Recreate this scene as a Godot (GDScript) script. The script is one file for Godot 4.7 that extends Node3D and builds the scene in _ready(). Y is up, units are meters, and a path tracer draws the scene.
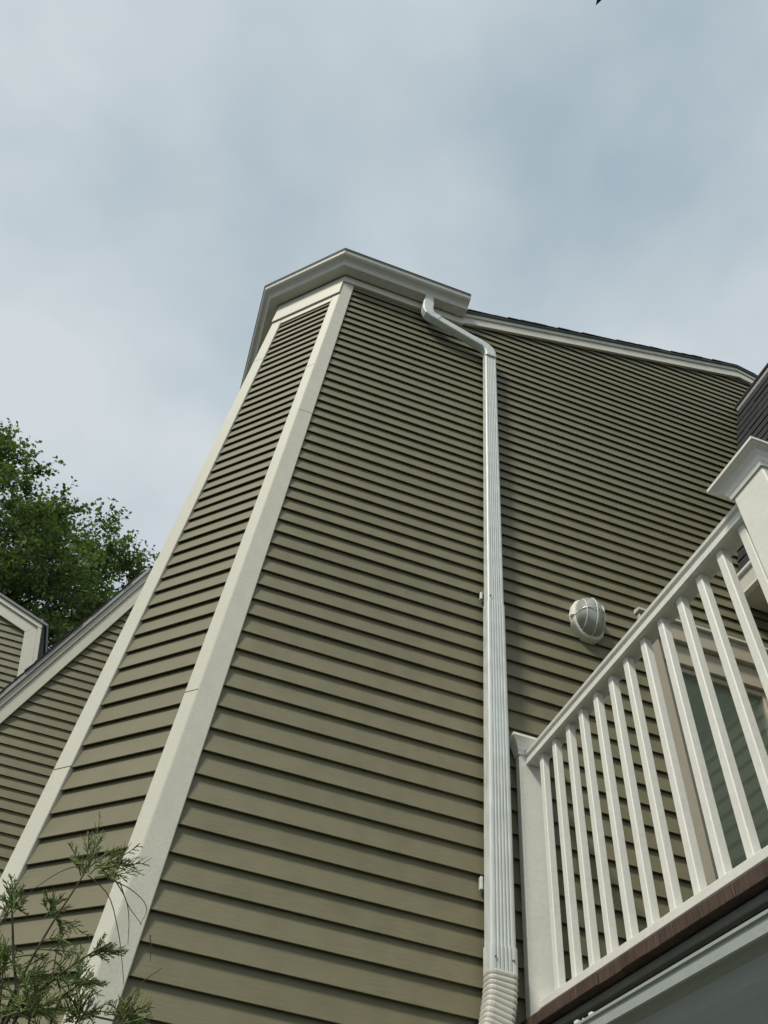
extends Node3D
# A clapboard house seen steeply from below. Wall plane z = 0, x runs along the wall, y up, metres.

const EX := 0.1018          # clapboard exposure
const LIP := 2.726          # height of one clapboard lip
# heights of the lips as laid, bottom up; above and below the courses run even
const LIPS := [2.325, 2.430, 2.530, 2.631, 2.732, 2.837, 2.942, 3.048, 3.155, 3.262, 3.372, 3.480, 3.586, 3.692, 3.800, 3.908, 4.012, 4.115, 4.219, 4.322, 4.425, 4.528, 4.629, 4.730, 4.830, 4.929, 5.027, 5.125, 5.226, 5.327, 5.428, 5.531, 5.632, 5.732, 5.829, 5.925, 6.027, 6.131, 6.234, 6.338, 6.443, 6.551, 6.660, 6.767, 6.871]
const BDIR := Vector3(-0.70710678, 0, -0.70710678)   # along the chamfered corner face
const BN := Vector3(-0.70710678, 0, 0.70710678)
const ARRIS := -0.107       # x of the corner between front face and chamfer
const BLEN := 0.69

var rng := RandomNumberGenerator.new()
var M := {}

# ------------------------------------------------------------------ mesh helpers
class MB:
	var v := PackedVector3Array()
	var n := PackedVector3Array()
	var c := PackedColorArray()
	func tri(a: Vector3, b: Vector3, d: Vector3, nn: Vector3) -> void:
		if (b - a).cross(d - a).dot(nn) > 0.0:
			v.append(a); v.append(d); v.append(b)
		else:
			v.append(a); v.append(b); v.append(d)
		n.append(nn); n.append(nn); n.append(nn)
	func quad(a: Vector3, b: Vector3, d: Vector3, e: Vector3, out: Vector3) -> void:
		var nn := (d - a).cross(e - b)
		if nn.length_squared() < 1e-16:
			return
		nn = nn.normalized()
		if nn.dot(out) < 0.0:
			nn = -nn
		tri(a, b, d, nn); tri(a, d, e, nn)
	func squad(p: Array, q: Array) -> void:    # quad with normals at its corners
		for t in [[0, 1, 2], [0, 2, 3]]:
			var a: Vector3 = p[t[0]]
			var b: Vector3 = p[t[1]]
			var d: Vector3 = p[t[2]]
			var flip: bool = (b - a).cross(d - a).dot(q[t[0]]) > 0.0
			var o: Array = [t[0], t[2], t[1]] if flip else t
			for i in o:
				v.append(p[i]); n.append(q[i])
	func mesh(m: Material) -> ArrayMesh:
		var a := []
		a.resize(Mesh.ARRAY_MAX)
		a[Mesh.ARRAY_VERTEX] = v
		a[Mesh.ARRAY_NORMAL] = n
		if c.size() == v.size() and c.size() > 0:
			a[Mesh.ARRAY_COLOR] = c
		var am := ArrayMesh.new()
		am.add_surface_from_arrays(Mesh.PRIMITIVE_TRIANGLES, a)
		am.surface_set_material(0, m)
		return am

# polygon in (u,v) extruded along w; ends may be skewed with v: w0 = l0 + k0*v
func prism(b: MB, poly: PackedVector2Array, o: Vector3, u: Vector3, vv: Vector3, w: Vector3, l0: float, l1: float, k0 := 0.0, k1 := 0.0) -> void:
	var area := 0.0
	var m := poly.size()
	for i in m:
		area += poly[i].cross(poly[(i + 1) % m])
	var s := 1.0 if area > 0.0 else -1.0
	var e0 := PackedVector3Array()
	var e1 := PackedVector3Array()
	for p in poly:
		var base := o + u * p.x + vv * p.y
		e0.append(base + w * (l0 + k0 * p.y))
		e1.append(base + w * (l1 + k1 * p.y))
	for i in m:
		var j := (i + 1) % m
		var d := poly[j] - poly[i]
		var out := (u * d.y - vv * d.x) * s
		b.quad(e0[i], e0[j], e1[j], e1[i], out)
	var t := Geometry2D.triangulate_polygon(poly)
	var n0 := (e0[1] - e0[0]).cross(e0[2] - e0[0])
	for i in range(0, t.size(), 3):
		var sgn := w * signf(l1 - l0)
		var q0 := (e0[t[i + 1]] - e0[t[i]]).cross(e0[t[i + 2]] - e0[t[i]]).normalized()
		if q0.dot(sgn) > 0.0: q0 = -q0
		b.tri(e0[t[i]], e0[t[i + 1]], e0[t[i + 2]], q0)
		var q1 := (e1[t[i + 1]] - e1[t[i]]).cross(e1[t[i + 2]] - e1[t[i]]).normalized()
		if q1.dot(sgn) < 0.0: q1 = -q1
		b.tri(e1[t[i]], e1[t[i + 1]], e1[t[i + 2]], q1)

# box with chamfered edges in the frame (u,v,w) from corner lo to corner hi
func bevel(b: MB, lo: Vector3, hi: Vector3, r := 0.003, u := Vector3.RIGHT, vv := Vector3.UP, w := Vector3.BACK, o := Vector3.ZERO) -> void:
	var ax := [u, vv, w]
	var f := func(p: Vector3) -> Vector3: return o + u * p.x + vv * p.y + w * p.z
	var h := (hi - lo) * 0.5
	var ctr := (hi + lo) * 0.5
	r = minf(r, minf(h.x, minf(h.y, h.z)) * 0.9)
	for a in 3:
		var b1 := (a + 1) % 3
		var b2 := (a + 2) % 3
		for s in [-1.0, 1.0]:
			var q := []
			for k in [[-1, -1], [1, -1], [1, 1], [-1, 1]]:
				var p := Vector3.ZERO
				p[a] = s * h[a]
				p[b1] = k[0] * (h[b1] - r)
				p[b2] = k[1] * (h[b2] - r)
				q.append(f.call(ctr + p))
			b.quad(q[0], q[1], q[2], q[3], ax[a] * s)
		for s in [-1.0, 1.0]:
			for s2 in [-1.0, 1.0]:
				var q := []
				for k in [[-1, 0], [1, 0], [1, 1], [-1, 1]]:
					var p := Vector3.ZERO
					p[a] = k[0] * (h[a] - r)
					p[b1] = s * (h[b1] - (r if k[1] == 1 else 0.0))
					p[b2] = s2 * (h[b2] - (0.0 if k[1] == 1 else r))
					q.append(f.call(ctr + p))
				b.quad(q[0], q[1], q[2], q[3], ax[b1] * s + ax[b2] * s2)
	for sx in [-1.0, 1.0]:
		for sy in [-1.0, 1.0]:
			for sz in [-1.0, 1.0]:
				var p1 := ctr + Vector3(sx * h.x, sy * (h.y - r), sz * (h.z - r))
				var p2 := ctr + Vector3(sx * (h.x - r), sy * h.y, sz * (h.z - r))
				var p3 := ctr + Vector3(sx * (h.x - r), sy * (h.y - r), sz * h.z)
				b.tri(f.call(p1), f.call(p2), f.call(p3), (u * sx + vv * sy + w * sz).normalized())

# tube through points with radii
func tube(b: MB, pts: PackedVector3Array, rad: PackedFloat32Array, sides := 8, caps := true) -> void:
	var rings := []
	var nor := []
	var prev := Vector3.ZERO
	for i in pts.size():
		var t := (pts[mini(i + 1, pts.size() - 1)] - pts[maxi(i - 1, 0)]).normalized()
		var s := prev - t * prev.dot(t)
		if s.length() < 0.01:
			s = t.cross(Vector3.UP if absf(t.y) < 0.9 else Vector3.RIGHT)
		s = s.normalized()
		prev = s
		var q := t.cross(s)
		var ring := PackedVector3Array()
		var nn := PackedVector3Array()
		for k in sides:
			var a := TAU * k / sides
			var d := s * cos(a) + q * sin(a)
			ring.append(pts[i] + d * rad[i])
			nn.append(d)
		rings.append(ring)
		nor.append(nn)
	for i in pts.size() - 1:
		for k in sides:
			var j := (k + 1) % sides
			b.squad([rings[i][k], rings[i][j], rings[i + 1][j], rings[i + 1][k]], [nor[i][k], nor[i][j], nor[i + 1][j], nor[i + 1][k]])
	if caps:
		for e in [0, pts.size() - 1]:
			var t: Vector3 = (pts[1] - pts[0]).normalized() * -1.0 if e == 0 else (pts[e] - pts[e - 1]).normalized()
			for k in range(1, sides - 1):
				b.tri(rings[e][0], rings[e][k], rings[e][k + 1], t)

# closed profile (2D: along s and f) swept through points; f is the fixed front axis
func sweep(b: MB, prof: PackedVector2Array, pts: PackedVector3Array, front: Vector3, scl: PackedFloat32Array = PackedFloat32Array(), smooth := false) -> void:
	var rings := []
	for i in pts.size():
		var t := (pts[mini(i + 1, pts.size() - 1)] - pts[maxi(i - 1, 0)]).normalized()
		var f := (front - t * front.dot(t)).normalized()
		var s := f.cross(t)
		var k := 1.0 if scl.is_empty() else scl[i]
		var ring := PackedVector3Array()
		for p in prof:
			ring.append(pts[i] + (s * p.x + f * p.y) * k)
		rings.append(ring)
	for i in pts.size() - 1:
		var mid := (pts[i] + pts[i + 1]) * 0.5
		for k in prof.size():
			var j := (k + 1) % prof.size()
			var cc: Vector3 = (rings[i][k] + rings[i][j] + rings[i + 1][j] + rings[i + 1][k]) * 0.25
			b.quad(rings[i][k], rings[i][j], rings[i + 1][j], rings[i + 1][k], cc - mid)
	for e in [0, pts.size() - 1]:
		var t: Vector3 = (pts[0] - pts[1]).normalized() if e == 0 else (pts[e] - pts[e - 1]).normalized()
		for k in prof.size():
			var j := (k + 1) % prof.size()
			b.tri(pts[e], rings[e][k], rings[e][j], t)

func bez(p: Array, seg := 10) -> PackedVector3Array:
	var cv := Curve3D.new()
	for i in p.size():
		var tn: Vector3 = (p[mini(i + 1, p.size() - 1)] - p[maxi(i - 1, 0)]).normalized()
		var back: float = (p[i] - p[maxi(i - 1, 0)]).length() * 0.33
		var fore: float = (p[mini(i + 1, p.size() - 1)] - p[i]).length() * 0.33
		cv.add_point(p[i], -tn * back, tn * fore)
	var out := PackedVector3Array()
	for i in seg + 1:
		out.append(cv.samplef(float(i) / seg * (p.size() - 1)))
	return out

# ------------------------------------------------------------------ node helpers
func part(b: MB, called: String, m: Material, parent: Node) -> MeshInstance3D:
	var o := MeshInstance3D.new()
	o.name = called
	o.mesh = b.mesh(m)
	o.cast_shadow = GeometryInstance3D.SHADOW_CASTING_SETTING_ON
	parent.add_child(o, true)
	return o

func thing(called: String, label: String, category: String, at := Vector3.ZERO, group := "") -> Node3D:
	var o := Node3D.new()
	o.name = called
	o.set_meta("label", label)
	o.set_meta("category", category)
	if group: o.set_meta("group", group)
	add_child(o, true)
	o.position = at
	return o

func P(a: Array) -> PackedVector2Array:
	var r := PackedVector2Array()
	for q in a:
		r.append(Vector2(q[0], q[1]))
	return r

# ------------------------------------------------------------------ materials
# tiling grey texture; fx/fy = cells across, so unequal values make streaks
func grain(seed_: int, size: int, fx: float, fy: float, lo: float, hi: float, speck := 0.0, blot := 0.0) -> Array:
	var a := FastNoiseLite.new()
	a.seed = seed_; a.noise_type = FastNoiseLite.TYPE_SIMPLEX; a.frequency = 1.0; a.fractal_octaves = 4
	var bn := FastNoiseLite.new()
	bn.seed = seed_ + 7; bn.frequency = 1.0; bn.fractal_octaves = 3
	var r := RandomNumberGenerator.new()
	r.seed = seed_
	var im := Image.create(size, size, false, Image.FORMAT_RGB8)
	var hm := Image.create(size, size, false, Image.FORMAT_RGB8)
	for y in size:
		var ty := float(y) / size
		for x in size:
			var tx := float(x) / size
			var wv := 0.0
			var bl := 0.0
			for q in [[0, 0, (1.0 - tx) * (1.0 - ty)], [1, 0, tx * (1.0 - ty)], [0, 1, (1.0 - tx) * ty], [1, 1, tx * ty]]:
				wv += a.get_noise_2d((tx - q[0]) * fx + 40.0, (ty - q[1]) * fy + 40.0) * q[2]
				if blot > 0.0:
					bl += bn.get_noise_2d((tx - q[0]) * 5.0 + 9.0, (ty - q[1]) * 5.0 + 3.0) * q[2]
			var g := clampf(0.5 + wv * 0.9, 0, 1)
			var val := lerpf(lo, hi, g) + bl * blot + r.randf_range(-0.012, 0.012)
			if speck > 0.0 and r.randf() < speck:
				val *= r.randf_range(0.6, 0.9)
			val = clampf(val, 0, 1)
			im.set_pixel(x, y, Color(val, val, val))
			hm.set_pixel(x, y, Color(g, g, g))
	im.generate_mipmaps()
	var nm := hm.duplicate()
	nm.bump_map_to_normal_map(2.0)
	nm.generate_mipmaps()
	return [ImageTexture.create_from_image(im), ImageTexture.create_from_image(nm)]

func mat(col: Color, rough := 0.6, tex: Array = [], tile := 1.0, bump := 0.0, metal := 0.0) -> StandardMaterial3D:
	var m := StandardMaterial3D.new()
	m.albedo_color = col.linear_to_srgb()
	m.roughness = rough
	m.metallic = metal
	if tex.size() > 0:
		m.albedo_texture = tex[0]
		m.uv1_triplanar = true
		m.uv1_world_triplanar = true
		m.uv1_scale = Vector3.ONE / tile
		if bump > 0.0:
			m.normal_enabled = true
			m.normal_texture = tex[1]
			m.normal_scale = bump
	return m

func make_materials() -> void:
	var wood := grain(3, 512, 7.0, 70.0, 0.95, 1.0, 0.0016, 0.10)
	var paint := grain(5, 512, 34.0, 34.0, 0.95, 1.0, 0.003, 0.035)
	var metal := grain(8, 256, 9.0, 9.0, 0.96, 1.0, 0.002, 0.03)
	var streak := grain(14, 512, 50.0, 4.0, 0.90, 1.0, 0.003, 0.07)
	var soil := grain(15, 512, 22.0, 22.0, 0.965, 1.0, 0.005, 0.03)
	var dark := grain(9, 512, 60.0, 60.0, 0.55, 1.0, 0.02, 0.2)
	var turf := grain(11, 512, 30.0, 30.0, 0.5, 1.0, 0.0, 0.3)
	var board := grain(12, 512, 60.0, 5.0, 0.7, 1.0, 0.003, 0.2)
	M.siding = []
	for k in [0.955, 1.0, 1.035, 0.98, 1.015]:
		M.siding.append(mat(Color(0.176 * k, 0.162 * k, 0.097 * k), 0.62, wood, 0.9, 0.14))
	M.trim = mat(Color(0.61, 0.60, 0.52), 0.55, paint, 0.55, 0.05)
	M.gutter = mat(Color(0.62, 0.62, 0.58), 0.42, metal, 0.7, 0.03)
	M.spout = mat(Color(0.67, 0.715, 0.715), 0.40, streak, 0.8, 0.03)
	M.flex = mat(Color(0.56, 0.55, 0.50), 0.5, paint, 0.5, 0.1)
	M.vinyl = mat(Color(0.76, 0.76, 0.715), 0.45, soil, 0.7, 0.03)
	M.casing = mat(Color(0.46, 0.42, 0.335), 0.55, paint, 0.5, 0.1)
	M.shingle = []
	for k in [0.8, 1.0, 1.25]:
		M.shingle.append(mat(Color(0.026 * k, 0.029 * k, 0.036 * k), 0.9, dark, 0.35, 0.5))
	M.drip = mat(Color(0.16, 0.165, 0.17), 0.5, metal, 0.5)
	M.greymetal = mat(Color(0.34, 0.345, 0.34), 0.5, metal, 0.5)
	M.deck = [mat(Color(0.105, 0.063, 0.045), 0.7, board, 0.8, 0.2), mat(Color(0.092, 0.056, 0.041), 0.7, board, 0.7, 0.2)]
	M.greytrim = mat(Color(0.19, 0.195, 0.17), 0.6, paint, 0.6, 0.1)
	M.gutter2 = mat(Color(0.36, 0.40, 0.39), 0.4, soil, 0.6, 0.03)
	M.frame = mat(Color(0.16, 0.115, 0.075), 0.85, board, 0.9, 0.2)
	M.room = mat(Color(0.30, 0.29, 0.25), 0.9)
	M.bark = mat(Color(0.055, 0.045, 0.035), 0.9, dark, 0.6, 0.5)
	M.twig = mat(Color(0.055, 0.042, 0.026), 0.85)
	M.turf = mat(Color(0.095, 0.105, 0.07), 0.95, turf, 2.0)
	var g := StandardMaterial3D.new()
	g.albedo_color = Color(0.60, 0.68, 0.61, 0.20)  # greenish glass tint; its paleness paints in a haze of reflected light
	g.transparency = BaseMaterial3D.TRANSPARENCY_ALPHA
	g.roughness = 0.03
	g.metallic_specular = 0.6
	M.pane = g
	var l := StandardMaterial3D.new()
	l.vertex_color_use_as_albedo = true
	l.roughness = 0.55
	l.backlight_enabled = true
	l.backlight = Color(0.8, 0.9, 0.45)
	M.leaf = l
	var cy := StandardMaterial3D.new()
	cy.vertex_color_use_as_albedo = true
	cy.roughness = 0.6
	M.needle = cy

# ------------------------------------------------------------------ clapboards
func lip(k: int) -> float:
	if k < 0: return LIPS[0] + k * 0.102
	if k >= LIPS.size(): return LIPS[-1] + (k - LIPS.size() + 1) * 0.1032
	return LIPS[k]

# a board: lip at height y, running along w from l0 to l1; u points out of the wall
func clapboard(parent: Node, y: float, o: Vector3, u: Vector3, w: Vector3, l0: float, l1: float, k0 := 0.0, k1 := 0.0, ex := EX, bottom := 0.0) -> void:
	var h := ex + 0.016
	var j := rng.randf_range(-0.0010, 0.0010)
	var face := func(v: float) -> float: return -0.0175 * v / ex + j
	var b0 := bottom
	# hollow back: the lip is a thin drip edge with a groove behind it
	var poly := P([[-0.0220, b0 + 0.025], [-0.0062 + j, b0 + 0.012], [-0.0062 + j, b0 + 0.001], [-0.0055 + j, b0], [face.call(b0) - 0.0014, b0], [face.call(b0), b0 + 0.0014], [face.call(h), h], [-0.0220, h]])
	var b := MB.new()
	var run := absf(l1 - l0)
	var tilt := rng.randf_range(-0.0022, 0.0022) / maxf(run, 1.0)
	prism(b, poly, o + Vector3.UP * (y - tilt * (l0 + l1) * 0.5 + rng.randf_range(-0.0012, 0.0012)), u, Vector3.UP, w + Vector3.UP * tilt, l0, l1, k0, k1)
	part(b, "clapboard", M.siding[rng.randi() % M.siding.size()], parent)

# ------------------------------------------------------------------ sky
func make_sky() -> Sky:
	var w := 2048
	var h := 1024
	var a := FastNoiseLite.new()
	a.seed = 1271; a.frequency = 1.0; a.fractal_octaves = 2; a.fractal_gain = 0.48; a.noise_type = FastNoiseLite.TYPE_SIMPLEX_SMOOTH
	var b := FastNoiseLite.new()
	b.seed = 6268; b.frequency = 1.0; b.fractal_octaves = 5; b.fractal_gain = 0.5; b.noise_type = FastNoiseLite.TYPE_SIMPLEX_SMOOTH
	var im := Image.create(w, h, false, Image.FORMAT_RGBF)
	var deep := Color(0.320, 0.415, 0.485)
	var pale := Color(0.600, 0.655, 0.690)
	for y in h:
		var th := PI * (y + 0.5) / h
		for x in w:
			var ph := TAU * (x + 0.5) / w
			var d := Vector3(sin(th) * sin(ph), cos(th), -sin(th) * cos(ph))
			var up := absf(d.y)
			var p := Vector2(d.x, d.z) / (up + 0.35)
			var n := a.get_noise_3d(p.x * 1.3 + 3.1, p.y * 1.3 + 0.4, up * 0.6)
			var m := b.get_noise_3d(p.x * 2.6 + 3.1, p.y * 2.6 + 0.4, up * 0.6)
			var t := clampf(0.57 + (n + 0.05) * 0.60 + (m + 0.174) * 0.66, 0.0, 1.0)
			t = lerpf(t, 0.75, pow(1.0 - up, 3.0))
			var c := deep.lerp(pale, t)
			im.set_pixel(x, y, c)
	var pm := PanoramaSkyMaterial.new()
	pm.panorama = ImageTexture.create_from_image(im)
	var s := Sky.new()
	s.sky_material = pm
	return s

# ------------------------------------------------------------------ the scene
func _ready() -> void:
	rng.seed = 77
	# camera
	var cam := Camera3D.new()
	cam.name = "camera"
	add_child(cam)
	cam.transform = Transform3D(Basis(Vector3(0.94364305, 0.09981468, 0.3155548), Vector3(-0.30522529, 0.63110009, 0.71312706), Vector3(-0.12796611, -0.7692527, 0.62599917)).orthonormalized(), Vector3(0, 1.5, 2.82))
	cam.fov = 68.83
	cam.near = 0.05
	cam.far = 400.0
	cam.current = true
	# sky and exposure
	var we := WorldEnvironment.new()
	we.name = "environment"
	var env := Environment.new()
	env.background_mode = Environment.BG_SKY
	env.sky = make_sky()
	env.background_energy_multiplier = 0.53
	env.tonemap_mode = Environment.TONE_MAPPER_LINEAR
	env.tonemap_exposure = 2.0
	env.sdfgi_enabled = true
	env.ssao_enabled = true
	env.ssil_enabled = true
	we.environment = env
	add_child(we)
	# sun behind thin cloud, up to the left and in front of the wall
	var sun := DirectionalLight3D.new()
	sun.name = "sun"
	sun.light_color = Color(1.0, 0.97, 0.90)
	sun.light_energy = 0.5
	sun.light_angular_distance = 10.0
	sun.shadow_enabled = true
	add_child(sun)
	sun.look_at_from_position(Vector3(-1.6, 2.2, 1.0), Vector3.ZERO, Vector3.UP)

	make_materials()
	ground()
	house()
	neighbour()
	balcony()
	wall_lamp()
	tree()
	shrub()
	bird()

func ground() -> void:
	var b := MB.new()
	for i in 12:
		for j in 12:
			var x := -150.0 + i * 25.0
			var z := -150.0 + j * 25.0
			b.quad(Vector3(x, 0, z), Vector3(x + 25, 0, z), Vector3(x + 25, 0, z + 25), Vector3(x, 0, z + 25), Vector3.UP)
	var o := part(b, "ground", M.turf, self)
	o.set_meta("kind", "structure")

# rake line of the front gable: height of the lower edge of the rake board
const RX := 1.0
const RY := 7.868
const RS := 0.352
const APEX := 4.2
func rake(x: float) -> float:
	return RY + RS * (x - RX) if x < APEX else RY + RS * (APEX - RX) - RS * (x - APEX)

func house() -> void:
	var h := thing("house", "tall olive clapboard house with chamfered corner tower and pale corner boards", "house")
	front_wall(h)
	chamfer_wall(h)
	side_wall(h)
	corner_boards(h)
	eaves(h)
	downspout(h)
	gable_roof(h)
	mansard(h)
	patio_door(h)
	lower_room(h)

func front_wall(h: Node) -> void:
	var b := MB.new()
	prism(b, P([[-0.10, 0], [2.36, 0], [2.36, rake(2.36) + 0.05], [1.0, 7.93], [1.0, 8.05], [-0.10, 8.05]]), Vector3.ZERO, Vector3.RIGHT, Vector3.UP, Vector3.BACK, -0.2, -0.0225)
	prism(b, P([[2.36, 4.60], [5.4, 4.60], [5.4, rake(5.4) + 0.05], [4.2, rake(4.2) + 0.05], [2.36, rake(2.36) + 0.05]]), Vector3.ZERO, Vector3.RIGHT, Vector3.UP, Vector3.BACK, -0.2, -0.0225)
	prism(b, P([[2.36, 0], [5.4, 0], [5.4, 2.42], [2.36, 2.42]]), Vector3.ZERO, Vector3.RIGHT, Vector3.UP, Vector3.BACK, -0.2, -0.0225)
	prism(b, P([[4.2, 2.42], [5.4, 2.42], [5.4, 4.6], [4.2, 4.6]]), Vector3.ZERO, Vector3.RIGHT, Vector3.UP, Vector3.BACK, -0.2, -0.0225)
	var w := part(b, "front_wall", M.room, h)
	for k in range(-22, 66):
		var y := lip(k)
		var ex := lip(k + 1) - y
		var xl := -0.02
		var kl := 0.0
		if y > 7.80:
			xl = RX + (y - RY) / RS - 0.22
			kl = 1.0 / RS
			if xl > APEX - 0.3:
				break
			if y < 8.0 and xl < 0.0:
				xl = -0.02
				kl = 0.0
		var xr := 4.75
		var kr := 0.0
		if y > rake(4.75) - 0.12:
			xr = APEX + (rake(APEX) - y) / RS + 0.22
			kr = -1.0 / RS
		if y < 2.38:
			xr = 1.50
		elif y < 4.725:
			xr = 2.245
		elif y < 4.815:
			clapboard(w, y, Vector3.ZERO, Vector3.BACK, Vector3.RIGHT, 2.236, xr, 0, 0, ex, 4.822 - y)
			xr = 2.232
		# a few courses are pieced from two boards
		if xr > 4.0 and k % 4 == 1 and y < 7.6:
			var xm := rng.randf_range(1.7, 3.0)
			clapboard(w, y, Vector3.ZERO, Vector3.BACK, Vector3.RIGHT, xl, xm - 0.001, kl, 0.0, ex)
			clapboard(w, y, Vector3.ZERO, Vector3.BACK, Vector3.RIGHT, xm + 0.001, xr, 0.0, kr, ex)
		else:
			clapboard(w, y, Vector3.ZERO, Vector3.BACK, Vector3.RIGHT, xl, xr, kl, kr, ex)

func chamfer_wall(h: Node) -> void:
	var o := Vector3(ARRIS, 0, 0)
	var b := MB.new()
	prism(b, P([[0.02, 0], [BLEN - 0.02, 0], [BLEN - 0.02, 8.05], [0.02, 8.05]]), o, BDIR, Vector3.UP, BN, -0.16, -0.0225)
	var w := part(b, "chamfer_wall", M.room, h)
	for k in range(-22, 52):
		if lip(k) > 7.56: break
		clapboard(w, lip(k) - 0.001, o, BN, BDIR, 0.065, BLEN - 0.085, 0.0, 0.0, lip(k + 1) - lip(k))

func side_wall(h: Node) -> void:
	var c := Vector3(ARRIS, 0, 0) + BDIR * BLEN
	var b := MB.new()
	bevel(b, Vector3(c.x + 0.0225, 0, -4.3), Vector3(c.x + 0.18, 8.05, c.z - 0.02), 0.001)
	var w := part(b, "side_wall", M.room, h)
	for k in range(-22, 54):
		clapboard(w, lip(k) - 0.002, Vector3(c.x, 0, 0), Vector3.LEFT, Vector3.BACK, -4.3, c.z - 0.06)
	b = MB.new()
	bevel(b, Vector3(c.x + 0.1, 0, -4.3), Vector3(5.4, 8.05, -4.15), 0.001)
	bevel(b, Vector3(5.25, 0, -4.15), Vector3(5.4, 8.05, -0.2), 0.001)
	part(b, "back_wall", M.siding[1], h)

# corner boards, each side in lengths that butt with a thin open joint
func corner_boards(h: Node) -> void:
	var c2 := Vector3(ARRIS, 0, 0) + BDIR * BLEN
	var p := 0.007
	var run := func(o: Vector3, w: Vector3, n: Vector3, l0: float, l1: float, m0: float, m1: float, cuts: Array) -> void:
		var y := 0.05
		for k in cuts.size():
			var y1: float = cuts[k]
			var b := MB.new()
			var r := 0.003
			# plan profile in (w, n): mitred where the faces meet
			var poly := P([[l0, -0.02], [l0 + m0 * (p + 0.02), p - r], [l0 + m0 * (p + 0.02) + r, p], [l1 + m1 * (p + 0.02) - r, p], [l1 + m1 * (p + 0.02), p - r], [l1, -0.02]])
			prism(b, poly, o, w, n, Vector3.UP, y, y1 - 0.006)
			part(b, "corner_board", M.trim, h)
			y = y1
	# main arris: front side then chamfer side (the mitre leans out by tan 22.5 degrees)
	run.call(Vector3(ARRIS, 0, 0), Vector3.RIGHT, Vector3.BACK, 0.008, 0.094, -0.414, 0.0, [2.2, 5.72, 7.86])
	run.call(Vector3(ARRIS, 0, 0), BDIR, BN, 0.008, 0.073, -0.414, 0.0, [3.42, 6.35, 7.622])
	run.call(Vector3(ARRIS, 0, 0), BDIR, BN, BLEN - 0.098, BLEN - 0.008, 0.0, 0.414, [3.16, 6.9, 7.622])
	run.call(Vector3(c2.x, 0, c2.z), Vector3.FORWARD, Vector3.LEFT, 0.008, 0.094, -0.414, 0.0, [2.6, 5.2, 7.86])

# a profile in (offset from wall, height) carried round the tower, mitred at both corners
func round_tower(prof: PackedVector2Array, seg: int) -> MB:
	var b := MB.new()
	var c2 := Vector3(ARRIS, 0, 0) + BDIR * BLEN
	var node := func(i: int, q: Vector2) -> Vector3:
		var s := q.x
		match i:
			0: return Vector3(1.025, q.y, s)
			1: return Vector3(ARRIS - 0.41421 * s, q.y, s)
			2: return Vector3(c2.x - s, q.y, c2.z + 0.41421 * s)
		return Vector3(c2.x - s, q.y, -4.3)
	var cen := Vector2.ZERO
	for q in prof: cen += q / prof.size()
	var m := prof.size()
	var area := 0.0
	for i in m: area += prof[i].cross(prof[(i + 1) % m])
	var sg := 1.0 if area > 0.0 else -1.0
	var nn: Vector3 = [Vector3.BACK, BN, Vector3.LEFT][seg]
	for i in m:
		var j := (i + 1) % m
		var d := prof[j] - prof[i]
		var out := (nn * d.y - Vector3.UP * d.x) * sg
		b.quad(node.call(seg, prof[i]), node.call(seg, prof[j]), node.call(seg + 1, prof[j]), node.call(seg + 1, prof[i]), out)
	var t := Geometry2D.triangulate_polygon(prof)
	for e in [0, 1]:
		var dr: Vector3 = node.call(seg + e, cen) - node.call(seg + 1 - e, cen)
		for i in range(0, t.size(), 3):
			var q0: Vector3 = node.call(seg + e, prof[t[i]])
			var q1: Vector3 = node.call(seg + e, prof[t[i + 1]])
			var q2: Vector3 = node.call(seg + e, prof[t[i + 2]])
			var nr := (q1 - q0).cross(q2 - q0).normalized()
			if nr.dot(dr) < 0.0: nr = -nr
			b.tri(q0, q1, q2, nr)
	return b

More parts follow.
